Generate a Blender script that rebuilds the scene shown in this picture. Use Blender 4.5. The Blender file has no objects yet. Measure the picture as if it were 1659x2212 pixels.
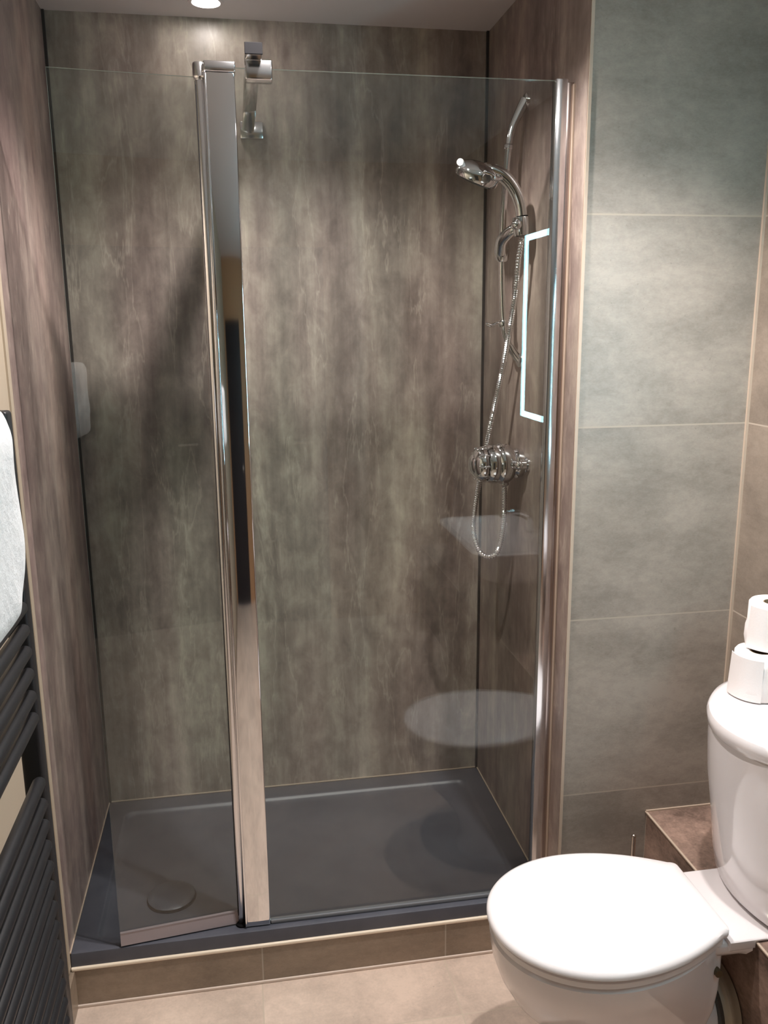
import bpy, bmesh, math, random
from mathutils import Vector, Matrix
random.seed(7)
PI = math.pi
# ------------------------------------------------------------------ camera
W, D, H, HT, EY, RX = 1.195, 0.6744, 2.4117, 0.150, 0.7318, 1.618
FPX = 1845.52
cam_d = bpy.data.cameras.new('camera')
cam = bpy.data.objects.new('camera', cam_d)
bpy.context.scene.collection.objects.link(cam)
bpy.context.scene.camera = cam
cam_d.sensor_fit = 'VERTICAL'
cam_d.sensor_height = 24.0
cam_d.lens = FPX / 2212 * 24.0
cam_d.clip_start = 0.02
cr = Vector((0.98554215, -0.1692132, -0.00857681))
cu = Vector((0.04465614, 0.21059112, 0.97655374))
cf = Vector((0.16343958, 0.96281788, -0.21510283))
cam.matrix_world = Matrix(((cr.x, cu.x, -cf.x, 0.45316), (cr.y, cu.y, -cf.y, -2.54302),
                           (cr.z, cu.z, -cf.z, 1.61322), (0, 0, 0, 1)))
# ------------------------------------------------------------------ world, light, exposure
sc = bpy.context.scene
w = bpy.data.worlds.new('world'); sc.world = w; w.use_nodes = True
w.node_tree.nodes['Background'].inputs[0].default_value = (0.8, 0.85, 1.0, 1)
w.node_tree.nodes['Background'].inputs[1].default_value = 0.02
sc.view_settings.view_transform = 'Standard'
sc.view_settings.look = 'None'
sc.view_settings.gamma = 1
sc.view_settings.use_curve_mapping = False
sc.view_settings.exposure = 0.88

# name, x, y, watts, cone degrees, blend, colour
DOWN = [('a', 0.42, -0.120, 0.7, 76, 0.9, (1.0, 0.90, 0.82)),
        ('b', 0.614, -0.87, 48.0, 140, 0.5, (1.0, 0.93, 0.90)),
        ('c', 1.22, -1.25, 46.0, 104, 0.7, (1.0, 0.93, 0.90)),
        ]
for n, x, y, e, cone, bl, colr in DOWN:
    ld = bpy.data.lights.new('downlight_lamp', 'SPOT')
    ld.energy = e; ld.color = colr; ld.spot_size = math.radians(cone); ld.spot_blend = bl
    ld.shadow_soft_size = 0.022
    lo = bpy.data.objects.new('downlight_lamp', ld)
    lo.location = (x, y, H - 0.012)
    sc.collection.objects.link(lo)

C = sc.collection
# ------------------------------------------------------------------ helpers
def obj(name, bm, m, parent=None, smooth=None):
    bmesh.ops.recalc_face_normals(bm, faces=bm.faces)
    me = bpy.data.meshes.new(name); bm.to_mesh(me); bm.free()
    o = bpy.data.objects.new(name, me); C.objects.link(o)
    for mm in (m if isinstance(m, (list, tuple)) else [m]):
        me.materials.append(mm)
    if smooth is not None:
        for p in me.polygons: p.use_smooth = True
        me.set_sharp_from_angle(angle=math.radians(smooth))
    if parent is not None:
        o.parent = parent
        o.matrix_parent_inverse = Matrix.Translation(parent.location).inverted()
    return o
def tag(o, label=None, cat=None, group=None, kind=None):
    if label: o['label'] = label
    if cat: o['category'] = cat
    if group: o['group'] = group
    if kind: o['kind'] = kind
    return o
def thing(name, label, cat, loc, group=None):
    o = bpy.data.objects.new(name, None); C.objects.link(o)
    o.location = loc; o.empty_display_size = 0.05
    return tag(o, label, cat, group)
def struct(name, bm, m, parent=None, smooth=None):
    return tag(obj(name, bm, m, parent, smooth), kind='structure') if parent is None else obj(name, bm, m, parent, smooth)

def box(bm, x0, x1, y0, y1, z0, z1, bev=0.0, seg=2):
    r = bmesh.ops.create_cube(bm, size=1.0)
    for v in r['verts']:
        v.co = Vector(((x0 + x1) / 2 + v.co.x * (x1 - x0), (y0 + y1) / 2 + v.co.y * (y1 - y0),
                       (z0 + z1) / 2 + v.co.z * (z1 - z0)))
    if bev > 0:
        es = list({e for v in r['verts'] for e in v.link_edges})
        bmesh.ops.bevel(bm, geom=es, offset=bev, segments=seg, profile=0.5, affect='EDGES')
    return bm
def bx(*a, **k): return box(bmesh.new(), *a, **k)
def loft(bm, loops, cap0=True, cap1=True, closed=False):
    """loops: list of equal-length closed rings of points"""
    rings = [[bm.verts.new(p) for p in lp] for lp in loops]
    n = len(rings[0])
    prs = list(zip(rings[:-1], rings[1:]))
    if closed: prs.append((rings[-1], rings[0]))
    for a, b in prs:
        for i in range(n):
            j = (i + 1) % n
            bm.faces.new((a[i], a[j], b[j], b[i]))
    if cap0 and not closed: bm.faces.new(rings[0])
    if cap1 and not closed: bm.faces.new(rings[-1])
    return bm
def frame_of(t):
    t = t.normalized()
    a = Vector((0, 0, 1)) if abs(t.z) < 0.9 else Vector((0, 1, 0))
    u = a.cross(t).normalized(); v = t.cross(u).normalized()
    return u, v
def lathe(bm, origin, axis, prof, n=40):
    """prof: list of (distance along axis, radius)"""
    o = Vector(origin); t = Vector(axis).normalized(); u, v = frame_of(t)
    loops = []
    for d, r in prof:
        loops.append([o + t * d + (u * math.cos(2 * PI * i / n) + v * math.sin(2 * PI * i / n)) * max(r, 1e-4) for i in range(n)])
    return loft(bm, loops)
def lt(*a, **k): return lathe(bmesh.new(), *a, **k)
def spline(pts, per=10):
    P = [Vector(p) for p in pts]; P = [2 * P[0] - P[1]] + P + [2 * P[-1] - P[-2]]
    out = []
    for i in range(1, len(P) - 2):
        for k in range(per):
            t = k / per
            a, b, c, d = P[i - 1], P[i], P[i + 1], P[i + 2]
            out.append(0.5 * ((2 * b) + (c - a) * t + (2 * a - 5 * b + 4 * c - d) * t * t + (3 * b - a - 3 * c + d) * t ** 3))
    out.append(P[-2]); return out
def tube(bm, pts, r, n=16, flat=None, round_ends=False):
    """r: number or function of 0..1 -> radius (or (ru, rv))"""
    P = [Vector(p) for p in pts]; m = len(P)
    rf = r if callable(r) else (lambda s: r)
    t0 = (P[1] - P[0]).normalized(); u, v = frame_of(t0); loops = []
    for i, p in enumerate(P):
        t = (P[min(i + 1, m - 1)] - P[max(i - 1, 0)]).normalized()
        u = (u - t * u.dot(t)).normalized(); v = t.cross(u).normalized()
        q = rf(i / (m - 1)); ru, rv = q if isinstance(q, tuple) else (q, q)
        if round_ends and i == 0:
            for s in (0.05, 0.5, 0.85):
                loops.append([p - t * ru * math.sqrt(1 - s * s) + (u * math.cos(2*PI*k/n) * ru + v * math.sin(2*PI*k/n) * rv) * s for k in range(n)])
        loops.append([p + u * math.cos(2*PI*k/n) * ru + v * math.sin(2*PI*k/n) * rv for k in range(n)])
        if round_ends and i == m - 1:
            for s in (0.85, 0.5, 0.05):
                loops.append([p + t * ru * math.sqrt(1 - s * s) + (u * math.cos(2*PI*k/n) * ru + v * math.sin(2*PI*k/n) * rv) * s for k in range(n)])
    return loft(bm, loops)
def tb(*a, **k): return tube(bmesh.new(), *a, **k)
def rrect(x0, x1, y0, y1, z, r, n=6):
    pts = []
    for cx, cy, a0 in ((x1 - r, y1 - r, 0), (x0 + r, y1 - r, PI / 2), (x0 + r, y0 + r, PI), (x1 - r, y0 + r, 1.5 * PI)):
        for i in range(n + 1):
            a = a0 + PI / 2 * i / n
            pts.append((cx + r * math.cos(a), cy + r * math.sin(a), z))
    return pts
# ------------------------------------------------------------------ materials
def srgb(r, g, b):
    f = lambda c: (c / 255 / 12.92) if c / 255 <= 0.04045 else ((c / 255 + 0.055) / 1.055) ** 2.4
    return (f(r), f(g), f(b), 1)
class NT:
    def __init__(s, name):
        s.m = bpy.data.materials.new(name); s.m.use_nodes = True
        s.t = s.m.node_tree; s.p = s.t.nodes['Principled BSDF']; s.out = s.t.nodes['Material Output']
    def n(s, typ, **k):
        nd = s.t.nodes.new(typ)
        for a, b in k.items(): setattr(nd, a, b)
        return nd
    def l(s, a, b): s.t.links.new(a, b)
    def val(s, nd, i, v):
        if hasattr(v, 'is_linked') or hasattr(v, 'links'): s.l(v, nd.inputs[i])
        else: nd.inputs[i].default_value = v
    def math(s, op, a, b=None, c=None):
        nd = s.n('ShaderNodeMath', operation=op)
        s.val(nd, 0, a)
        if b is not None: s.val(nd, 1, b)
        if c is not None: s.val(nd, 2, c)
        return nd.outputs[0]
    def ramp(s, fac, stops, interp='LINEAR'):
        nd = s.n('ShaderNodeValToRGB'); cr_ = nd.color_ramp; cr_.interpolation = interp
        while len(cr_.elements) < len(stops): cr_.elements.new(0.5)
        for e, (p, c) in zip(cr_.elements, stops): e.position = p; e.color = c if len(c) == 4 else (*c, 1)
        s.l(fac, nd.inputs[0]); return nd.outputs[0]
    def noise(s, vec, scale, detail=4, rough=0.55, dist=0.0):
        nd = s.n('ShaderNodeTexNoise'); s.l(vec, nd.inputs['Vector'])
        nd.inputs['Scale'].default_value = scale; nd.inputs['Detail'].default_value = detail
        nd.inputs['Roughness'].default_value = rough; nd.inputs['Distortion'].default_value = dist
        return nd.outputs[0]
    def mix(s, f, a, b, mode='MIX'):
        nd = s.n('ShaderNodeMix', data_type='RGBA', blend_type=mode)
        s.val(nd, 0, f); s.val(nd, 6, a); s.val(nd, 7, b); return nd.outputs[2]
    def pos(s): return s.n('ShaderNodeNewGeometry').outputs['Position']
    def comb(s, x, y, z):
        nd = s.n('ShaderNodeCombineXYZ'); s.val(nd, 0, x); s.val(nd, 1, y); s.val(nd, 2, z); return nd.outputs[0]
    def bump(s, h, strength, dist=0.001):
        nd = s.n('ShaderNodeBump'); nd.inputs['Strength'].default_value = strength; nd.inputs['Distance'].default_value = dist
        s.l(h, nd.inputs['Height']); s.l(nd.outputs[0], s.p.inputs['Normal'])
    def set(s, **k):
        for a, b in k.items():
            a = a.replace('_', ' ')
            s.val(s.p, s.p.inputs.find(a), b)
        return s.m
def plain(name, col, rough=0.5, metal=0.0, **k):
    t = NT(name); return t.set(Base_Color=col, Roughness=rough, Metallic=metal, **k)

def panel_mat(name, tint=(1, 1, 1), bright=1.0, off=0.0):
    t = NT(name); s = t.n('ShaderNodeSeparateXYZ'); t.l(t.pos(), s.inputs[0])
    h = t.math('ADD', t.math('SUBTRACT', s.outputs[0], s.outputs[1]), off)
    v_s = t.comb(t.math('MULTIPLY', h, 7), off, t.math('MULTIPLY', s.outputs[2], 1.0))
    v_f = t.comb(t.math('MULTIPLY', h, 48), off, t.math('MULTIPLY', s.outputs[2], 2.6))
    v_b = t.comb(t.math('MULTIPLY', h, 2.2), off, t.math('MULTIPLY', s.outputs[2], 1.1))
    v_i = t.comb(t.math('MULTIPLY', h, 20), off, t.math('MULTIPLY', s.outputs[2], 12))
    a = t.noise(v_s, 1.0, 5, 0.55, 0.25)
    b = t.noise(v_f, 1.0, 3, 0.6, 0.1)
    c = t.noise(v_b, 1.0, 4, 0.55, 0.5)
    d = t.noise(v_i, 1.0, 6, 0.65, 0.3)
    tot = t.math('ADD', t.math('ADD', t.math('MULTIPLY', a, 0.44), t.math('MULTIPLY', b, 0.10)),
                 t.math('ADD', t.math('MULTIPLY', c, 0.20), t.math('MULTIPLY', d, 0.26)))
    K = lambda r, g, bb: tuple(x * 1.12 * bright * q for x, q in zip(srgb(r, g, bb)[:3], tint)) + (1,)
    col = t.ramp(tot, [(0.36, K(86, 77, 73)), (0.44, K(114, 104, 98)), (0.50, K(135, 125, 117)),
                       (0.56, K(158, 149, 138)), (0.66, K(190, 181, 168))])
    # hue drift between pinkish and greenish greys
    e = t.noise(t.comb(t.math('MULTIPLY', h, 4), 3.0, t.math('MULTIPLY', s.outputs[2], 0.7)), 1.0, 3, 0.5)
    hue = t.ramp(e, [(0.38, (1.045, 0.975, 0.985, 1)), (0.62, (0.98, 1.01, 0.98, 1))])
    col = t.mix(1.0, col, hue, 'MULTIPLY')
    # fine pale rims where streaks end
    g = t.noise(t.comb(t.math('MULTIPLY', h, 10), 7.0, t.math('MULTIPLY', s.outputs[2], 1.5)), 1.0, 5, 0.6, 0.3)
    rim = t.math('SUBTRACT', 1.0, t.math('MULTIPLY', t.math('ABSOLUTE', t.math('SUBTRACT', g, 0.56)), 70))
    rim = t.math('MULTIPLY', t.math('MAXIMUM', rim, 0.0), t.math('MULTIPLY', d, 0.45))
    col = t.mix(rim, col, K(196, 186, 170))
    t.bump(d, 0.08, 0.0006)
    return t.set(Base_Color=col, Roughness=0.36)

def tile_mat(name, base, ax, ux, uo, us, vx, vo, vs, grout, gw=0.0035, rough=0.38, var=0.10, cont=1.0):
    """tiles in the plane of axes ux, vx (0,1,2) with origin uo, vo and size us, vs"""
    t = NT(name); s = t.n('ShaderNodeSeparateXYZ'); t.l(t.pos(), s.inputs[0])
    def edge(axis, o, size):
        q = t.math('DIVIDE', t.math('SUBTRACT', s.outputs[axis], o), size)
        fr = t.math('FRACT', t.math('ADD', q, 100.0))
        dd = t.math('MULTIPLY', t.math('MINIMUM', fr, t.math('SUBTRACT', 1.0, fr)), size)
        return t.math('LESS_THAN', dd, gw / 2), t.math('FLOOR', q)
    m1, i1 = edge(ux, uo, us); m2, i2 = edge(vx, vo, vs)
    msk = t.math('MAXIMUM', m1, m2)
    P = t.n('ShaderNodeVectorMath', operation='ADD'); t.l(t.pos(), P.inputs[0])
    t.l(t.comb(t.math('MULTIPLY', i1, 3.7), 0.0, t.math('MULTIPLY', i2, 5.3)), P.inputs[1])
    st = t.n('ShaderNodeVectorMath', operation='MULTIPLY'); t.l(P.outputs[0], st.inputs[0])
    st.inputs[1].default_value = (1, 1, 1.8)
    a = t.noise(st.outputs[0], 5.0, 6, 0.6, 0.4)
    b = t.noise(st.outputs[0], 40.0, 5, 0.7, 0.2)
    c = t.noise(st.outputs[0], 160.0, 2, 0.6)
    tot = t.math('ADD', t.math('ADD', t.math('MULTIPLY', a, 0.6), t.math('MULTIPLY', b, 0.3)), t.math('MULTIPLY', c, 0.1))
    lo = tuple(x * (1 - var * 2.2 * cont) for x in base[:3]) + (1,); hi = tuple(min(1, x * (1 + var * 2.2 * cont)) for x in base[:3]) + (1,)
    col = t.ramp(tot, [(0.38, lo), (0.5, base), (0.62, hi)])
    spk = t.math('GREATER_THAN', t.noise(t.pos(), 120.0, 2, 0.5), 0.735)
    col = t.mix(t.math('MULTIPLY', spk, 0.35), col, tuple(x * 0.45 for x in base[:3]) + (1,))
    col = t.mix(msk, col, grout)
    rg = t.math('ADD', t.math('MULTIPLY', msk, 0.4), t.math('ADD', rough - 0.06, t.math('MULTIPLY', b, 0.12)))
    hgt = t.math('SUBTRACT', t.math('MULTIPLY', b, 0.15), msk)
    t.bump(hgt, 0.35, 0.001)
    return t.set(Base_Color=col, Roughness=rg)

GROUT = srgb(176, 164, 150)
M = {}
M['panel'] = panel_mat('laminate_wall_panel')
M['panel_l'] = panel_mat('laminate_wall_panel_left', tint=(1.07, 0.96, 0.99), off=4.3)
M['panel_r'] = panel_mat('laminate_wall_panel_right', tint=(1.03, 0.96, 0.96), bright=0.9, off=9.1)
ZT, TS = 0.0137, 0.456
M['tile_wall'] = tile_mat('grey_wall_tile', srgb(152, 143, 133), 1, 0, RX, 0.91, 2, ZT, TS, GROUT)
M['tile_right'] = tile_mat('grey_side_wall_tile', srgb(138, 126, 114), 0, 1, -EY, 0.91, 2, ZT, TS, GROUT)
M['tile_riser'] = tile_mat('brown_grey_riser_tile', srgb(146, 129, 112), 1, 0, 0.453, 0.469, 2, 0.0, 0.70, GROUT)
M['tile_box'] = tile_mat('brown_boxing_tile', srgb(146, 122, 109), 1, 1, -EY, 0.912, 2, -0.05, 0.52, GROUT, var=0.24)
M['tile_floor'] = tile_mat('beige_floor_tile', srgb(204, 184, 168), 2, 0, 0.450, 0.468, 1, -0.862, 0.46, srgb(196, 180, 162), var=0.08, rough=0.34)
M['paint'] = plain('cream_wall_paint', srgb(182, 166, 146), 0.6)
M['paint_rear'] = plain('warm_tan_wall_paint', srgb(176, 136, 100), 0.6)
M['ceil'] = plain('white_ceiling_paint', srgb(214, 206, 204), 0.7)
M['trim'] = plain('beige_silicone', srgb(188, 170, 152), 0.4)
M['trim_d'] = plain('dark_grey_joint_profile', srgb(52, 48, 46), 0.4)
M['trim_c'] = plain('satin_tile_trim', srgb(236, 220, 198), 0.2)
M['chrome'] = plain('polished_chrome', (0.80, 0.80, 0.81, 1), 0.06, 1.0)
M['chrome_s'] = plain('bright_silver_profile', (0.80, 0.80, 0.82, 1), 0.16, 1.0)
M['chrome_t'] = plain('thermostat_chrome', (0.78, 0.78, 0.80, 1), 0.04, 1.0)
M['black'] = plain('anthracite_powder_coat', srgb(29, 29, 32), 0.42)
M['rubber_shade'] = plain('dark_rubber_and_shade', srgb(12, 11, 13), 0.8, Specular_IOR_Level=0.15)  # seals and feet; also paints drain-gap shade and the bar end's dark reflection
M['cer'] = plain('white_glazed_ceramic', srgb(238, 232, 232), 0.12, Coat_Weight=0.5)
M['plas'] = plain('white_seat_plastic', srgb(242, 238, 238), 0.18)
M['cream_pl'] = plain('cream_plastic', srgb(190, 180, 160), 0.4)
M['door'] = plain('dark_standin_door', srgb(26, 22, 28), 0.5)  # dark stand-in for the figure that the chrome post reflects
M['seal'] = plain('mauve_clear_seal', srgb(150, 138, 140), 0.2)

t = NT('shower_tray_acrylic_capped_stone')
nz = t.noise(t.pos(), 6.0, 5, 0.6); nf = t.noise(t.pos(), 600.0, 2, 0.5)
M['tray'] = t.set(Base_Color=t.ramp(nz, [(0.3, srgb(68, 70, 79)), (0.7, srgb(84, 85, 93))]), Roughness=t.math('ADD', 0.30, t.math('MULTIPLY', nf, 0.15)))
t.bump(nf, 0.05, 0.0005)
t = NT('toilet_tissue'); nz = t.noise(t.pos(), 220.0, 3, 0.6); t.bump(nz, 0.25, 0.001)
M['tissue'] = t.set(Base_Color=srgb(244, 238, 236), Roughness=0.9)
t = NT('towel_cotton'); nz = t.noise(t.pos(), 260.0, 3, 0.7)
vr = t.n('ShaderNodeTexVoronoi'); t.l(t.pos(), vr.inputs['Vector']); vr.inputs['Scale'].default_value = 70
t.bump(t.math('ADD', nz, vr.outputs[0]), 0.5, 0.002)
M['towel'] = t.set(Base_Color=srgb(240, 238, 238), Roughness=0.95)
M['card'] = plain('brown_card_tube', srgb(150, 128, 104), 0.8)

def glass_mat(name, tint):
    t = NT(name); g = t.n('ShaderNodeNewGeometry')
    dp = t.n('ShaderNodeVectorMath', operation='DOT_PRODUCT'); t.l(g.outputs['Incoming'], dp.inputs[0]); t.l(g.outputs['Normal'], dp.inputs[1])
    c = t.math('SUBTRACT', 1.0, t.math('ABSOLUTE', dp.outputs['Value']))
    F = t.math('ADD', 0.043, t.math('MULTIPLY', t.math('POWER', c, 5.0), 0.957))
    tr = t.n('ShaderNodeBsdfTransparent'); tr.inputs[0].default_value = tint
    gl = t.n('ShaderNodeBsdfGlossy'); gl.inputs['Roughness'].default_value = 0.0; gl.inputs[0].default_value = (1, 1, 1, 1)
    mx = t.n('ShaderNodeMixShader'); t.l(F, mx.inputs[0]); t.l(tr.outputs[0], mx.inputs[1]); t.l(gl.outputs[0], mx.inputs[2])
    t.l(mx.outputs[0], t.out.inputs['Surface']); t.t.nodes.remove(t.p)
    return t.m
M['glass'] = glass_mat('clear_safety_glass', (0.965, 0.985, 0.975, 1))
M['gedge'] = plain('ground_glass_edge', srgb(150, 168, 160), 0.15, Transmission_Weight=0.4)
def emit_mat(name, col, s):
    t = NT(name); return t.set(Base_Color=(0.8, 0.8, 0.8, 1), Emission_Color=col, Emission_Strength=s)
M['led'] = emit_mat('led_strip_glow', (0.45, 0.86, 1.0, 1), 14.0)
M['led_side'] = emit_mat('led_side_glow', (0.45, 0.86, 1.0, 1), 40.0)
M['lamp'] = emit_mat('lamp_lens_glow', (1.0, 0.93, 0.88, 1), 30.0)
M['mirror'] = plain('silvered_mirror', (0.85, 0.88, 0.88, 1), 0.02, 1.0)

# ------------------------------------------------------------------ setting
struct('floor', bx(0.0, RX, -3.3, -D, -0.06, 0.0), M['tile_floor'])
struct('ceiling', bx(-0.1, RX + 0.1, -3.4, 0.1, H, H + 0.08), M['ceil'])
struct('wall_back', bx(-0.1, RX, 0.0, 0.1, 0.0, H), M['panel'])
struct('wall_shower_left', bx(-0.1, 0.0, -D, 0.0, 0.0, H), M['panel_l'])
struct('wall_left', bx(-0.1, -0.004, -3.3, -D, 0.0, H), M['paint'])
struct('wall_shower_right', bx(W, W + 0.006, -EY, 0.0, 0.0, H), M['panel_r'])
struct('wall_tiled', bx(W + 0.006, RX, -EY, 0.0, 0.0, H), M['tile_wall'])
struct('wall_right', bx(RX, RX + 0.1, -3.3, 0.1, 0.0, H), M['tile_right'])
# wall behind the camera with a dark door added for the chrome's dark reflection
bm = bmesh.new(); box(bm, -0.1, 0.06, -3.4, -3.3, 0, H); box(bm, 0.92, RX + 0.1, -3.4, -3.3, 0, H); box(bm, 0.06, 0.92, -3.4, -3.3, 2.0, H)
struct('wall_rear', bm, M['paint_rear'])
dr = struct('standin_door_1', bx(0.06, 0.92, -3.37, -3.33, 0.0, 2.0), M['door'])
struct('standin_door_handle', tb([(0.84, -3.33, 1.0), (0.84, -3.29, 1.0), (0.74, -3.29, 1.0)], 0.009), M['chrome'], dr)
struct('wall_riser', bx(0.0, W, -D, -D + 0.02, 0.0, 0.104), M['tile_riser'])
struct('trim_1', bx(0.0, W, -D - 0.006, -D + 0.006, 0.104, 0.113, bev=0.003), M['trim_c'])
struct('trim_2', bx(0.0, W, -D - 0.005, -D, 0.0, 0.008, bev=0.002), plain('pale_floor_grout', srgb(216, 198, 184), 0.5))
struct('trim_3', bx(W + 0.001, W + 0.008, -EY - 0.003, -EY, 0.0, H), M['trim'])
struct('trim_4', bx(RX - 0.006, RX, -EY - 0.006, -EY, 0.0, H), M['trim'])
struct('trim_5', bx(0.0, 0.007, -0.007, 0.0, HT, H), M['trim_d'])
struct('trim_6', bx(W - 0.007, W, -0.007, 0.0, HT, H), M['trim_d'])
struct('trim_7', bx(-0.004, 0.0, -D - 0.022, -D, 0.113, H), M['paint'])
struct('baseboard_left', bx(-0.004, 0.008, -3.3, -D, 0.0, 0.104), M['tile_riser'])
bm = bx(0, W, -0.003, 0, HT, HT + 0.003); box(bm, 0, 0.003, -D, 0, HT, HT + 0.003); box(bm, W - 0.003, W, -D, 0, HT, HT + 0.003)
struct('trim_8', bm, M['trim'])
struct('wall_boxing', bx(1.428, RX, -3.3, -EY, 0.0, 0.402), M['tile_box'])
struct('trim_9', bx(1.426, RX, -EY - 0.004, -EY, 0.402, 0.406), M['trim'])
struct('trim_10', bx(1.4245, 1.4295, -3.3, -EY, 0.3995, 0.4025), M['trim'])

# ------------------------------------------------------------------ shower tray
tray = thing('shower_tray', 'dark slate grey rectangular shower tray behind the glass screen', 'shower tray', (W / 2, -D / 2, 0.105))
e = 0.0
def rr(i, z, r): return rrect(0.001 + i, W - 0.001 - i, -D + i, -0.001 - i, z, r, 6)
loops = [rr(0, 0.113, 0.002), rr(0, 0.145, 0.002), rr(0.001, 0.1485, 0.003), rr(0.005, 0.150, 0.004)]
rim = lambda i, z, r: rrect(0.058 + i, 1.135 - i, -0.640 + i, -0.068 - i, z, r, 6)
loops += [rim(-0.012, 0.150, 0.03), rim(-0.006, 0.1503, 0.03), rim(-0.002, 0.1499, 0.03), rim(0.001, 0.1480, 0.03), rim(0.004, 0.1435, 0.03), rim(0.010, 0.1405, 0.03), rim(0.03, 0.1395, 0.03), rim(0.1, 0.1375, 0.03)]
obj('tray_body', loft(bmesh.new(), loops), M['tray'], tray, 40)
dc = obj('drain_cover', lt((0.224, -0.49, 0.1375), (0, 0, 1), [(0, 0.050), (0.0045, 0.050), (0.005, 0.059), (0.008, 0.061), (0.0105, 0.058), (0.0125, 0.045), (0.0135, 0.02), (0.0137, 0.0)], 56), M['tray'], tray, 40)
obj('drain_rim_shade', lt((0.224, -0.49, 0.137), (0, 0, 1), [(0, 0.064), (0.0028, 0.063), (0.003, 0.052), (0.0005, 0.051)], 56), M['rubber_shade'], tray, 40)  # black colour paints the shaded gap under the drain cover

# ------------------------------------------------------------------ shower screen
G = 0.650; ZB = 0.160; ZG = 2.118
scr = thing('shower_screen', 'clear glass shower screen with chrome hinge post and narrow swing panel', 'shower screen', (0.6, -G, 0.150))
def glass_pane(name, p0, p1, z0, z1, th, parent):
    p0 = Vector((*p0, 0)); p1 = Vector((*p1, 0)); d = (p1 - p0).normalized(); nn = Vector((-d.y, d.x, 0)) * th / 2
    bm = bmesh.new()
    lo = [bm.verts.new((q.x, q.y, z0)) for q in (p0 - nn, p1 - nn, p1 + nn, p0 + nn)]
    hi = [bm.verts.new((q.x, q.y, z1)) for q in (p0 - nn, p1 - nn, p1 + nn, p0 + nn)]
    for i in range(4):
        f = bm.faces.new((lo[i], lo[(i + 1) % 4], hi[(i + 1) % 4], hi[i])); f.material_index = 0 if i in (0, 2) else 1
    f = bm.faces.new(lo[::-1]); f.material_index = 1
    f = bm.faces.new(hi); f.material_index = 1
    return obj(name, bm, [M['glass'], M['gedge']], parent)
glass_pane('fixed_glass', (0.470, -G), (1.165, -G), ZB, ZG, 0.008, scr)
obj('glass_seal', bx(0.478, 1.153, -G - 0.007, -G + 0.007, 0.1505, 0.161, bev=0.002), plain('clear_grey_seal', srgb(120, 122, 126), 0.2), scr, 40)
sw = glass_pane('swing_panel', (0.118, -0.668), (0.400, -0.636), ZB + 0.022, 2.102, 0.006, scr)
bm = bmesh.new()
d = (Vector((0.400, -0.636, 0)) - Vector((0.118, -0.668, 0))).normalized(); nn = Vector((-d.y, d.x, 0))
prof = [(-0.007, 0.154), (-0.003, 0.180), (-0.0035, 0.186), (0.0035, 0.186), (0.0035, 0.170), (0.010, 0.156)]
A0, A1 = Vector((0.118, -0.668, 0)), Vector((0.398, -0.636, 0))
loft(bm, [[q + nn * a + Vector((0, 0, z)) for a, z in prof] for q in (A0, A1)])
obj('bottom_seal', bm, M['seal'], sw)
tag(sw, 'narrow hinged glass panel left of the chrome post')
# hinge post : wide flat face + round pivot tube at its left
post = obj('hinge_post', bx(0.418, 0.477, -G - 0.010, -G + 0.022, 0.152, 2.108, bev=0.0035, seg=3), M['chrome'], scr, 40)
obj('post_cap', bx(0.416, 0.479, -G - 0.012, -G + 0.024, 2.108, 2.128, bev=0.003, seg=3), M['chrome_s'], post, 40)
obj('post_fin', bx(0.4155, 0.4195, -G - 0.014, -G + 0.010, 0.156, 2.108, bev=0.0015), M['chrome'], post, 40)
piv = obj('pivot_tube', lt((0.4075, -G + 0.008, 0.158), (0, 0, 1), [(0, 0.008), (0.003, 0.0105), (1.935, 0.0105), (1.938, 0.009)], 28), M['chrome_s'], scr, 50)
obj('pivot_seal', bx(0.3985, 0.4035, -G + 0.001, -G + 0.021, 0.180, 2.085), M['rubber_shade'], piv)
obj('pivot_cap', lt((0.4075, -G + 0.008, 2.096), (0, 0, 1), [(0, 0.009), (0.001, 0.012), (0.004, 0.0125), (0.005, 0.0135), (0.028, 0.0135), (0.031, 0.012)], 28), M['chrome_s'], piv, 40)
obj('pivot_foot', lt((0.4075, -G + 0.008, 0.1505), (0, 0, 1), [(0, 0.016), (0.004, 0.016), (0.007, 0.011), (0.009, 0.010)], 24), M['rubber_shade'], piv, 40)
# wall channel
bm = bx(1.153, 1.179, -G - 0.013, -G + 0.013, 0.152, 2.120, bev=0.002)
wp = obj('wall_profile', bm, M['chrome_s'], scr, 40)
obj('wall_channel', bx(1.178, W - 0.0005, -G - 0.010, -G + 0.016, 0.152, 2.114, bev=0.0015), plain('brown_wall_reflection', (0.42, 0.36, 0.34, 1), 0.22, 1.0), wp, 40)  # wall reflected in the chrome is put into the brown metal colour
obj('channel_silicone', bx(W - 0.004, W - 0.0004, -G - 0.016, -G - 0.010, 0.152, 2.110), M['trim'], wp)
# stabilising bar from the glass top to the back wall
bar = obj('support_bar', bx(0.4985, 0.5315, -0.702, -0.010, 2.131, 2.150, bev=0.002), M['chrome'], scr, 40)
obj('bar_end_dark_reflection', bx(0.4975, 0.5325, -0.7055, -0.7015, 2.130, 2.1515, bev=0.001), M['rubber_shade'], bar)  # black sheet paints the dark reflection on the bar's end face
obj('glass_clamp', bx(0.4975, 0.5525, -G - 0.016, -G + 0.018, 2.094, 2.132, bev=0.0035, seg=3), M['chrome_s'], bar, 40)
obj('wall_flange', bx(0.4935, 0.556, -0.0125, -0.0004, 2.112, 2.156, bev=0.003), M['chrome_s'], bar, 40)

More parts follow.
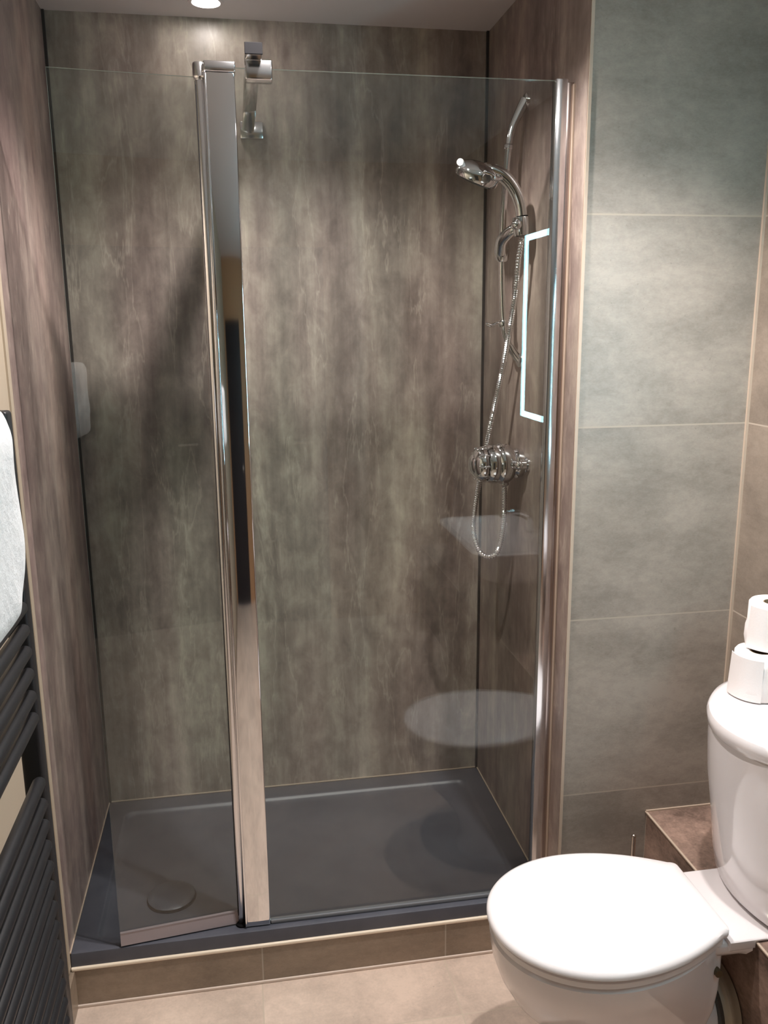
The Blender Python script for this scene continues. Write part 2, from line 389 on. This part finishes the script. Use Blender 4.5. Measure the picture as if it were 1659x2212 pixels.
# ------------------------------------------------------------------ shower set on the right panel
YR = -0.352
rail_pts = spline([(1.190, YR, 2.150), (1.172, YR, 2.118), (1.154, YR, 2.075), (1.146, YR, 2.01), (1.139, YR, 1.90), (1.137, YR, 1.80),
                   (1.139, YR, 1.70), (1.145, YR, 1.61), (1.155, YR, 1.570), (1.172, YR, 1.540), (1.190, YR, 1.517)], 8)
rail = thing('shower_rail', 'bowed chrome riser rail with sliding holder on the right shower wall', 'shower rail', (1.19, YR, 1.5))
def rr_(s):
    return 0.0105 if s > 0.86 else (0.0085 if s > 0.2 else 0.0085 + 0.006 * (0.2 - s) / 0.2)
obj('riser_bar', tb(rail_pts, rr_, 18), M['chrome'], rail, 60)
obj('joint_ring', lt((1.1475, YR, 2.035), (0.06, 0, 0.5), [(0, 0.010), (0.002, 0.0118), (0.010, 0.0118), (0.012, 0.010)], 24), M['chrome_t'], rail, 40)
for z in (2.150, 1.516):
    obj('wall_plate', lt((W - 0.0005, YR, z), (-1, 0, 0), [(0, 0.019), (0.006, 0.018), (0.010, 0.012)], 28), M['chrome'], rail, 40)
hk = obj('lower_bracket', lt((1.1445, YR, 1.602), (0, 0, 1), [(0, 0.012), (0.003, 0.0135), (0.014, 0.0135), (0.017, 0.012)], 24), M['chrome'], rail, 40)
obj('hook', tb(spline([(1.140, YR, 1.611), (1.128, YR - 0.002, 1.612), (1.112, YR - 0.003, 1.606), (1.100, YR - 0.003, 1.610)], 5), 0.0045, 10, round_ends=True), M['chrome'], hk, 60)
# sliding holder : clamp on the bar, arm towards the room, cone cup
sl = obj('sliding_holder', lt((1.138, YR, 1.765), (0, 0, 1), [(0, 0.012), (0.006, 0.017), (0.030, 0.020), (0.048, 0.017), (0.054, 0.010)], 28), M['chrome_t'], rail, 50)
SH = Vector((1.150, -0.452, 1.842))
obj('holder_arm', tb(spline([(1.132, YR - 0.004, 1.790), (1.128, YR - 0.030, 1.814), (1.135, YR - 0.054, 1.829), (1.144, YR - 0.070, 1.838)], 6), lambda s: 0.0175 - 0.004 * s, 20, round_ends=True), M['chrome'], sl, 60)
cup = bmesh.new(); cu0 = SH + Vector((0.004, 0.0, -0.022)); cua = Vector((-0.10, 0.0, 1)).normalized(); cuu, cuv = frame_of(cua)
loft(cup, [[cu0 + cua * dd + (cuu * math.cos(2 * PI * k / 32) + cuv * math.sin(2 * PI * k / 32)) * rq for k in range(32)] for dd, rq in
           ((0, 0.0150), (0, 0.0170), (0.002, 0.0180), (0.022, 0.0192), (0.040, 0.0195), (0.043, 0.0185), (0.043, 0.0150))], False, False, True)
obj('holder_cup', cup, M['chrome_t'], sl, 50)
obj('holder_knob', lt(SH + Vector((-0.0105, -0.0135, 0.0)), (-0.6, -0.75, 0.1), [(0, 0.010), (0.010, 0.0125), (0.017, 0.010), (0.020, 0.004)], 24), M['chrome_t'], sl, 50)
# hand shower
hs = thing('hand_shower', 'chrome hand shower with curved handle held in the rail holder', 'shower head', SH)
YH = -0.452
hp = spline([(1.155, YH, 1.836), (1.150, YH, 1.885), (1.134, YH, 1.925), (1.108, YH + 0.002, 1.955), (1.082, YH + 0.005, 1.967), (1.062, YH + 0.008, 1.969)], 8)
obj('handle', tb(hp, lambda s: (0.0125 + 0.006 * s, 0.0125 + 0.008 * s), 22, round_ends=True), M['chrome'], hs, 60)
# oval head, its spray face turned down and to the left
hc = Vector((1.045, YH + 0.008, 1.964)); hn = Vector((-0.30, 0.34, -0.88)).normalized()
hax = Vector((-0.93, 0.05, 0.34)); hax = (hax - hn * hax.dot(hn)).normalized(); hbx = hn.cross(hax)
def hloop(dz, a, b, sh=0.0, n=40):
    return [hc + hn * dz + hax * (a * math.cos(2 * PI * i / n) + sh) + hbx * b * math.sin(2 * PI * i / n) for i in range(n)]
obj('head_shell', loft(bmesh.new(), [hloop(-0.024, 0.012, 0.010), hloop(-0.022, 0.028, 0.022), hloop(-0.014, 0.044, 0.036), hloop(-0.002, 0.053, 0.044),
                                     hloop(0.010, 0.055, 0.046), hloop(0.018, 0.053, 0.044), hloop(0.020, 0.048, 0.039)]), M['chrome_t'], hs, 50)
obj('spray_face', loft(bmesh.new(), [hloop(0.019, 0.046, 0.037), hloop(0.023, 0.044, 0.035), hloop(0.025, 0.030, 0.023), hloop(0.0255, 0.004, 0.003)]), plain('dark_spray_plate', srgb(120, 120, 120), 0.25, 0.8), hs, 50)
obj('tip_button', lt(hc + hax * 0.047 + Vector((-0.002, -0.016, 0.004)), (-0.45, -0.8, -0.1), [(0, 0.008), (0.008, 0.0085), (0.010, 0.0075), (0.0105, 0.0)], 24), M['plas'], hs, 40)
tag(hs.children[-1], 'white round button at the tip')
obj('spray_button', lt(hc + hax * -0.012 + Vector((0, -0.034, -0.012)), (-0.25, -0.9, -0.3), [(0, 0.011), (0.008, 0.0115), (0.011, 0.010), (0.0115, 0.0)], 24), M['chrome_s'], hs, 40)
obj('mode_lever', tb(spline([(1.092, YH - 0.022, 1.948), (1.076, YH - 0.034, 1.944), (1.066, YH - 0.036, 1.952), (1.050, YH - 0.036, 1.958)], 5), 0.0055, 12, round_ends=True), M['chrome_t'], hs, 60)
obj('collar', lt((1.1545, YH, 1.862), (-0.10, 0, 1), [(0, 0.0125), (0.001, 0.0145), (0.004, 0.0145), (0.005, 0.0125)], 24), M['rubber_shade'], hs, 40)
# hose
YV = -0.372
hose_pts = spline([(1.156, YH, 1.815), (1.150, -0.446, 1.76), (1.151, -0.430, 1.70), (1.149, -0.400, 1.61), (1.142, -0.360, 1.491), (1.128, -0.318, 1.354), (1.116, -0.310, 1.28),
                   (1.099, -0.310, 1.188), (1.084, -0.318, 1.112), (1.080, -0.325, 1.049), (1.094, -0.335, 0.998), (1.118, -0.345, 0.982),
                   (1.141, -0.355, 1.000), (1.151, -0.365, 1.068), (1.151, -0.371, 1.13), (1.150, YV, 1.184)], 16)
# ribbed like wound metal
def densify(P, step):
    out = [P[0]]; acc = 0
    for a, b in zip(P[:-1], P[1:]):
        L = (b - a).length; k = max(1, int(L / step))
        out += [a.lerp(b, (i + 1) / k) for i in range(k)]
    return out
hd = densify([Vector(p) for p in hose_pts], 0.00125)
bm = bmesh.new(); nH = len(hd)
tube(bm, hd, lambda s: 0.0068 + 0.0011 * math.cos(int(round(s * (nH - 1))) * PI / 2 + 0.01), 12)
hz = obj('shower_hose', bm, M['chrome'], None, 75)
tag(hz, 'ribbed chrome shower hose looping below the valve', 'hose')
# thermostatic valve : turned body standing out of the wall
vz = 1.246
vl = thing('shower_valve', 'round chrome thermostatic valve on the right shower wall', 'shower valve', (W, YV, vz))
ax_ = (-1, 0, 0)
obj('valve_body', lt((W - 0.0005, YV, vz), ax_, [(0, 0.038), (0.010, 0.040), (0.014, 0.040), (0.018, 0.034), (0.026, 0.042), (0.040, 0.053), (0.056, 0.055), (0.064, 0.053), (0.070, 0.048)], 48), M['chrome_t'], vl, 35)
kn = obj('flow_ring', lt((W - 0.070, YV, vz), ax_, [(0, 0.046), (0.002, 0.051), (0.008, 0.0525), (0.020, 0.051), (0.026, 0.048), (0.028, 0.043)], 48), M['chrome_t'], vl, 35)
kb = obj('temperature_knob', lt((W - 0.098, YV, vz), ax_, [(0, 0.041), (0.003, 0.0455), (0.010, 0.047), (0.020, 0.045), (0.028, 0.039), (0.034, 0.031), (0.036, 0.026), (0.037, 0.027), (0.041, 0.023), (0.045, 0.014), (0.046, 0.0)], 48), M['chrome_t'], vl, 35)
for k in range(10):
    a = 2 * PI * k / 10
    obj('knob_grip', tb([(W - 0.101, YV + 0.0455 * math.cos(a), vz + 0.0455 * math.sin(a)), (W - 0.124, YV + 0.042 * math.cos(a), vz + 0.042 * math.sin(a))], 0.0035, 8, round_ends=True), M['chrome_t'], kb, 50)
obj('hose_outlet', lt((1.150, YV, 1.186), (0, 0, 1), [(0, 0.0095), (0.002, 0.012), (0.016, 0.012), (0.020, 0.010)], 24), M['chrome_t'], vl, 40)
obj('inlet_elbow', tb(spline([(1.168, YV, vz), (1.168, YV - 0.035, vz + 0.002), (1.170, YV - 0.058, vz + 0.004)], 6), 0.013, 20, round_ends=True), M['chrome_t'], vl, 60)
obj('inlet_plate', lt((W - 0.0005, YV - 0.056, vz + 0.004), ax_, [(0, 0.020), (0.004, 0.020), (0.006, 0.012), (0.026, 0.012), (0.030, 0.008)], 28), M['chrome_t'], vl, 40)
obj('isolating_screw', lt((1.170, YV - 0.058, vz + 0.014), (0, 0, 1), [(0, 0.0065), (0.010, 0.0065), (0.013, 0.004)], 16), M['chrome_t'], vl, 40)

# ------------------------------------------------------------------ toilet
TY = -1.098
toi = thing('toilet', 'white close coupled toilet with closed lid beside the boxing', 'toilet', (1.2, TY, 0.0))
def egg(xf, xb, hw, z, back=0.62, n=36, cy=TY, rc=0.016):
    """egg plan pointed to -x with a straight back edge; back = relative half-width there"""
    L = xb - xf; xm = xf + L * 0.47; side = []
    for i in range(n + 1):                       # from the tip to the widest point
        a = PI / 2 * i / n
        side.append((xm - (xm - xf) * math.cos(a), hw * math.sin(a) ** 0.96))
    for i in range(1, n // 2 + 1):               # widest point to the back corner
        q = i / (n // 2)
        side.append((xm + (xb - rc - xm) * q, hw * (1 - (1 - back) * q ** 2.0)))
    yb = hw * back
    for i in range(1, 6):
        a = PI / 2 * i / 5
        side.append((xb - rc + rc * math.sin(a), yb - rc * 0.9 + rc * 0.9 * math.cos(a)))
    return [(x, cy + y, z) for x, y in side] + [(x, cy - y, z) for x, y in side[:0:-1]]
# lid
LX0, LX1, LH = 0.908, 1.367, 0.187
lid_l = [egg(LX0 + 0.004, LX1, LH - 0.004, 0.4235), egg(LX0, LX1, LH, 0.427), egg(LX0, LX1, LH, 0.433), egg(LX0 + 0.003, LX1, LH - 0.003, 0.438),
         egg(LX0 + 0.010, LX1 - 0.004, LH - 0.010, 0.4415), egg(LX0 + 0.03, LX1 - 0.02, LH - 0.03, 0.4435), egg(LX0 + 0.10, LX1 - 0.08, LH - 0.09, 0.4445)]
lid = obj('toilet_lid', loft(bmesh.new(), lid_l), M['plas'], toi, 40)
seat_l = [egg(LX0 + 0.012, LX1 - 0.01, LH - 0.010, 0.4035), egg(LX0 + 0.007, LX1 - 0.01, LH - 0.005, 0.406), egg(LX0 + 0.007, LX1 - 0.01, LH - 0.005, 0.417), egg(LX0 + 0.012, LX1 - 0.01, LH - 0.010, 0.4195)]
obj('toilet_seat', loft(bmesh.new(), seat_l), M['plas'], toi, 40)
for s in (-1, 1):
    obj('lid_hinge', lt((1.352, TY + s * 0.078 - 0.022, 0.422), (0, 1, 0), [(0, 0.010), (0.003, 0.0125), (0.041, 0.0125), (0.044, 0.010)], 24), M['plas'], lid, 40)
# pan
pl = [egg(1.075, 1.395, 0.112, 0.000, 0.9), egg(1.078, 1.392, 0.110, 0.015, 0.9), egg(1.090, 1.370, 0.098, 0.05, 0.9), egg(1.070, 1.350, 0.095, 0.12, 0.9), egg(1.035, 1.345, 0.106, 0.17, 0.9),
      egg(1.000, 1.345, 0.118, 0.21, 0.85), egg(0.960, 1.35, 0.140, 0.255, 0.8), egg(0.933, 1.355, 0.163, 0.305, 0.7), egg(0.920, 1.362, 0.176, 0.345, 0.6),
      egg(0.915, 1.366, 0.181, 0.375, 0.55), egg(0.914, 1.367, 0.182, 0.395, 0.55), egg(0.920, 1.365, 0.176, 0.4005, 0.55)]
pan = bmesh.new(); loft(pan, pl)
# shelf that carries the cistern
def shelf(z, g):
    return [(1.25, TY - 0.11 + g, z), (1.34, TY - 0.107 + g, z), (1.40, TY - 0.108 + g, z), (1.418 - g, TY - 0.112 + g, z), (1.4265 - g, TY - 0.102 + g, z), (1.4265 - g, TY, z), (1.4265 - g, TY + 0.102 - g, z),
            (1.418 - g, TY + 0.112 - g, z), (1.40, TY + 0.108 - g, z), (1.34, TY + 0.107 - g, z), (1.25, TY + 0.11 - g, z)]
loft(pan, [shelf(0.360, 0.03), shelf(0.372, 0.008), shelf(0.385, 0.0), shelf(0.398, 0.0), shelf(0.4025, 0.004)])
def lshape(g):
    return [(1.368, 0.388 + g), (1.4262 - g, 0.388 + g), (1.4262 - g, 0.4030 + g * 0.5), (1.476, 0.4030 + g * 0.5), (1.476, 0.4112 - g * 0.5), (1.368, 0.4112 - g * 0.5)]
loft(pan, [[(x, TY + yy, z) for x, z in lshape(g)] for yy, g in ((-0.1125, 0.005), (-0.1112, 0.002), (-0.108, 0.0), (0.108, 0.0), (0.1112, 0.002), (0.1125, 0.005))])
# trap horn running back to the connector
tube(pan, spline([(1.22, TY, 0.22), (1.29, TY, 0.195), (1.34, TY, 0.178), (1.384, TY, 0.172)], 6), lambda s: 0.088 - 0.010 * s, 36)
obj('toilet_pan', pan, M['cer'], toi, 40)
cn = obj('pan_connector', lt((1.386, TY, 0.172), (1, 0, 0), [(0, 0.088), (0.012, 0.090), (0.016, 0.097), (0.024, 0.097), (0.030, 0.092), (0.040, 0.092)], 48), M['cream_pl'], toi, 40)
obj('connector_ring', lt((1.380, TY, 0.172), (1, 0, 0), [(0, 0.082), (0.0015, 0.0905), (0.009, 0.0905), (0.0105, 0.086)], 48), plain('dark_polished_ring', (0.10, 0.095, 0.085, 1), 0.12, 0.6), cn, 40)
obj('fixing_hole', lt((1.345, TY - 0.093, 0.345), (0.05, -1, 0), [(0, 0.008), (0.0235, 0.008)], 20), plain('brass_fixing', srgb(84, 68, 44), 0.5), toi)
# cistern
def dee(xf, dep, hw, z, xb=1.612, n=40, rc=0.02, cy=-1.100):
    pts = []
    for i in range(n + 1):
        tt = -1 + 2 * i / n; y = hw * tt
        x = xf + dep * abs(tt) ** 2.0 + 0.035 * abs(tt) ** 14
        pts.append((min(x, xb - rc), cy + y, z))
    pts += [(xb - rc * 0.3, cy + hw, z), (xb, cy + hw - rc * 0.3, z), (xb, cy - hw + rc * 0.3, z), (xb - rc * 0.3, cy - hw, z)]
    return pts
cz = [(0.4115, 1.462, 0.055, 0.166), (0.415, 1.451, 0.057, 0.174), (0.424, 1.442, 0.058, 0.181), (0.47, 1.434, 0.062, 0.188), (0.56, 1.418, 0.075, 0.193), (0.66, 1.399, 0.088, 0.199), (0.74, 1.391, 0.098, 0.203), (0.785, 1.388, 0.105, 0.205)]
cis = obj('cistern', loft(bmesh.new(), [dee(x, dp, hw, z) for z, x, dp, hw in cz]), M['cer'], toi, 40)
cl = [(0.7855, 1.387, 0.107, 0.205), (0.7875, 1.384, 0.135, 0.211), (0.793, 1.379, 0.137, 0.216), (0.812, 1.377, 0.138, 0.218), (0.821, 1.381, 0.138, 0.214), (0.826, 1.392, 0.135, 0.204), (0.8285, 1.42, 0.125, 0.178)]
clid = obj('cistern_lid', loft(bmesh.new(), [dee(x, dp, hw, z, 1.614) for z, x, dp, hw in cl]), M['cer'], toi, 40)
obj('flush_button', lt((1.50, -1.19, 0.827), (0, 0, 1), [(0, 0.026), (0.004, 0.026), (0.006, 0.022), (0.007, 0.0)], 32), M['chrome'], clid, 40)

# ------------------------------------------------------------------ toilet rolls
def roll(cx, cy, z, r, label, ph):
    th = thing('toilet_roll', label, 'toilet roll', (cx, cy, z), 'toilet rolls stacked on the cistern')
    bm = bmesh.new(); n = 48; loops = []
    def ring(rad, zz, wob=0.0):
        return [(cx + (rad + wob * math.sin(2 * a + ph) * (zz - z < 0.05)) * math.cos(a), cy + (rad + wob * math.sin(2 * a + ph) * (zz - z < 0.05)) * math.sin(a), zz) for a in [2 * PI * i / n for i in range(n)]]
    hgt = 0.100
    prof = [(r - 0.004, 0.0005), (r, 0.004), (r + 0.003, 0.02), (r + 0.002, 0.045), (r, 0.055), (r - 0.0005, hgt - 0.005), (r - 0.004, hgt - 0.0005), (0.024, hgt - 0.001), (0.022, hgt - 0.003), (0.022, 0.003), (0.024, 0.0005)]
    loft(bm, [ring(a, z + b, 0.002) for a, b in prof], False, False, True)
    obj('paper', bm, M['tissue'], th, 50)
    # loose last sheet hanging a little off the roll
    bm = bmesh.new(); a0 = math.radians(150 + ph * 20)
    st = []
    for i in range(14):
        a = a0 + i * 0.115; lift = 0.001 + 0.005 * (1 - i / 13) ** 2
        st.append((a, lift))
    L0 = [[(cx + (r + l * (1.0 - 0.8 * k / 5) + 0.0035) * math.cos(a), cy + (r + l * (1.0 - 0.8 * k / 5) + 0.0035) * math.sin(a), z + 0.003 + (hgt - 0.008) * k / 5) for k in range(6)] for a, l in st]
    L1 = [[(cx + (r + l * (1.0 - 0.8 * k / 5) + 0.0025) * math.cos(a), cy + (r + l * (1.0 - 0.8 * k / 5) + 0.0025) * math.sin(a), z + 0.003 + (hgt - 0.008) * k / 5) for k in range(6)] for a, l in st]
    loft(bm, [p + q[::-1] for p, q in zip(L0, L1)])
    obj('loose_sheet', bm, M['tissue'], th, 60)
    bm = bmesh.new()
    loft(bm, [[(cx + rad * math.cos(2*PI*i/32), cy + rad * math.sin(2*PI*i/32), zz) for i in range(32)] for rad, zz in ((0.0218, z + 0.002), (0.0218, z + hgt - 0.002), (0.0205, z + hgt - 0.002), (0.0205, z + 0.002))], False, False, True)
    obj('card_core', bm, M['card'], th, 50)
    return th
roll(1.527, -0.992, 0.8290, 0.053, 'white toilet roll standing directly on the cistern lid', 0.4)
roll(1.562, -0.972, 0.9292, 0.051, 'white toilet roll on top of the other roll', 1.6)

# ------------------------------------------------------------------ toilet brush
tbm = thing('toilet_brush', 'thin metal toilet brush handle standing behind the toilet by the tiled wall', 'toilet brush', (1.362, -0.80, 0))
obj('handle', tb([(1.362, -0.80, 0.115), (1.362, -0.80, 0.383)], 0.0055, 16, round_ends=True), plain('brushed_steel', (0.6, 0.55, 0.5, 1), 0.25, 1.0), tbm, 60)
obj('holder', lt((1.362, -0.80, 0.0), (0, 0, 1), [(0, 0.036), (0.004, 0.040), (0.112, 0.040), (0.115, 0.036), (0.116, 0.009)], 36), M['chrome_s'], tbm, 40)

# ------------------------------------------------------------------ towel radiator
rad = thing('towel_radiator', 'black ladder towel radiator on the left wall', 'radiator', (0.08, -1.40, 0.16))
YF, YN = -1.137, -1.720
for y in (YF, YN):
    obj('upright', bx(0.070, 0.104, y - 0.017, y + 0.017, 0.16, 1.487, bev=0.006, seg=3), M['black'], rad, 40)
zs = [1.455, 1.418, 1.381, 1.344, 1.307, 1.262, 1.222, 1.186, 1.149, 1.113, 1.076, 1.038, 1.000] + [0.886 - 0.0382 * k for k in range(18)]
b0 = None
for z in zs:
    if b0 is None:
        b0 = obj('rail_bar', tb([(0.1065, -1.200, z), (0.1065, -1.690, z)], 0.0108, 20, round_ends=True), M['black'], rad, 60); z00 = z
    else:
        c_ = b0.copy(); C.objects.link(c_); c_.parent = rad; c_.matrix_parent_inverse = b0.matrix_parent_inverse.copy(); c_.location = (0, 0, z - z00)
for y in (YF, YN):
    for z in (1.40, 0.24):
        obj('wall_bracket', lt((-0.0035, y, z), (1, 0, 0), [(0, 0.018), (0.004, 0.018), (0.006, 0.009), (0.0745, 0.009)], 20), M['black'], rad, 50)
# ------------------------------------------------------------------ towel on the radiator
def towel():
    bm = bmesh.new()
    out = [(-1.345, 1.506), (-1.318, 1.498), (-1.302, 1.478), (-1.296, 1.440), (-1.293, 1.390), (-1.298, 1.352), (-1.315, 1.322), (-1.345, 1.303), (-1.385, 1.292), (-1.43, 1.286),
           (-1.52, 1.282), (-1.60, 1.284), (-1.63, 1.30), (-1.638, 1.38), (-1.632, 1.47), (-1.61, 1.500), (-1.52, 1.508), (-1.42, 1.509)]
    P = spline([(0, y, z) for y, z in out] + [(0, *out[0])], 5)[:-1]
    cyc, czc = -1.465, 1.395
    loops = []
    for x, sc_ in ((0.119, 0.93), (0.121, 0.97), (0.126, 0.992), (0.133, 1.0), (0.145, 1.0), (0.160, 1.0), (0.175, 0.99), (0.188, 0.975), (0.196, 0.95), (0.201, 0.90), (0.203, 0.75), (0.2035, 0.5), (0.2035, 0.2)):
        far = min(-1.262, -1.296 - (x - 0.14) * 3.6); kf = (far + 1.72) / (-1.293 + 1.72)
        lp = []
        for i, p in enumerate(P):
            wv = 0.0018 * math.sin(i * 0.5 + x * 120)
            lp.append((x + 0.0015 * math.sin(i * 0.33) * (sc_ > 0.6), -1.72 + (cyc + (p.y - cyc) * (sc_ + wv) + 1.72) * kf, czc + (p.z - czc) * (sc_ + wv)))
        loops.append(lp)
    loft(bm, loops)
    # fold going over the top of the radiator
    hookp = [(0.150, 1.490), (0.145, 1.500), (0.120, 1.503), (0.085, 1.501), (0.066, 1.494), (0.061, 1.470), (0.061, 1.36), (0.051, 1.36), (0.051, 1.475), (0.058, 1.502), (0.085, 1.511), (0.125, 1.513), (0.150, 1.509), (0.158, 1.492)]
    loft(bm, [[(x, y, z) for x, z in hookp] for y in (-1.40, -1.47, -1.54, -1.61)])
    return bm
tw = obj('towel', towel(), M['towel'], None, 60)
tag(tw, 'thick white cotton towel draped over the top of the black radiator', 'towel')

# ------------------------------------------------------------------ ceiling downlights
for (n, x, y, e, cone, bl, colr), lab in zip(DOWN, ('round recessed downlight in the ceiling above the shower screen panel', 'recessed ceiling downlight outside the screen in the middle of the room',
                                         'recessed ceiling downlight above the toilet', 'recessed ceiling downlight near the door')):
    th = thing('ceiling_downlight', lab, 'ceiling light', (x, y, H), 'recessed downlights')
    bm = bmesh.new()
    loft(bm, [[(x + r * math.cos(2*PI*i/40), y + r * math.sin(2*PI*i/40), z) for i in range(40)] for r, z in ((0.045, H - 0.0004), (0.044, H - 0.003), (0.036, H - 0.004), (0.034, H - 0.0004))], False, False, True)
    obj('bezel', bm, M['ceil'] , th, 40)
    obj('lens', lt((x, y, H - 0.0005), (0, 0, -1), [(0, 0.033), (0.0025, 0.033)], 32), M['lamp'], th)

# ------------------------------------------------------------------ basin and lit mirror on the right wall (seen reflected in the glass)
bs = thing('washbasin', 'white wall hung washbasin seen only as a reflection in the shower glass', 'basin', (1.44, -1.88, 0.70))
def bl(g, z, r): return rrect(1.258 + g, RX - 0.001 - g * 0.2, -2.20 + g, -1.575 - g, z, r, 8)
obj('basin_bowl', loft(bmesh.new(), [bl(0.13, 0.66, 0.06), bl(0.09, 0.665, 0.08), bl(0.04, 0.70, 0.09), bl(0.012, 0.765, 0.08), bl(0.003, 0.795, 0.075), bl(0, 0.804, 0.075), bl(0.003, 0.810, 0.073),
                                    bl(0.020, 0.811, 0.07), bl(0.030, 0.805, 0.07), bl(0.045, 0.765, 0.08), bl(0.09, 0.715, 0.07), bl(0.14, 0.705, 0.03)]), M['cer'], bs, 40)
tp = obj('tap', lt((1.575, -1.8875, 0.805), (0, 0, 1), [(0, 0.024), (0.004, 0.024), (0.008, 0.019), (0.10, 0.018), (0.12, 0.016), (0.125, 0.0)], 28), M['chrome'], bs, 40)
obj('spout', tb(spline([(1.575, -1.8875, 0.87), (1.52, -1.8875, 0.89), (1.46, -1.8875, 0.885), (1.45, -1.8875, 0.87)], 5), 0.011, 16), M['chrome'], tp, 60)
mr = thing('mirror', 'lit bathroom mirror with glowing pale blue edge strips reflected in the glass', 'mirror', (RX, -1.85, 1.24))
my0, my1, mz0, mz1 = -2.10, -1.58, 1.238, 1.950
obj('mirror_glass', bx(RX - 0.030, RX - 0.0005, my0, my1, mz0, mz1, bev=0.001), M['mirror'], mr)
for y0, y1, z0, z1 in ((my0 + 0.012, my0 + 0.034, mz0 + 0.006, mz1 - 0.006), (my1 - 0.034, my1 - 0.012, mz0 + 0.006, mz1 - 0.006), (my0 + 0.034, my1 - 0.034, mz1 - 0.028, mz1 - 0.006), (my0 + 0.034, my1 - 0.034, mz0 + 0.006, mz0 + 0.028)):
    obj('led_strip', bx(RX - 0.0325, RX - 0.0300, y0, y1, z0, z1), M['led'], mr)

for y0, y1 in ((my0 - 0.004, my0 - 0.0005), (my1 + 0.0005, my1 + 0.004)):
    obj('side_glow', bx(RX - 0.022, RX - 0.010, y0, y1, mz0 + 0.01, mz1 - 0.01), M['led_side'], mr)
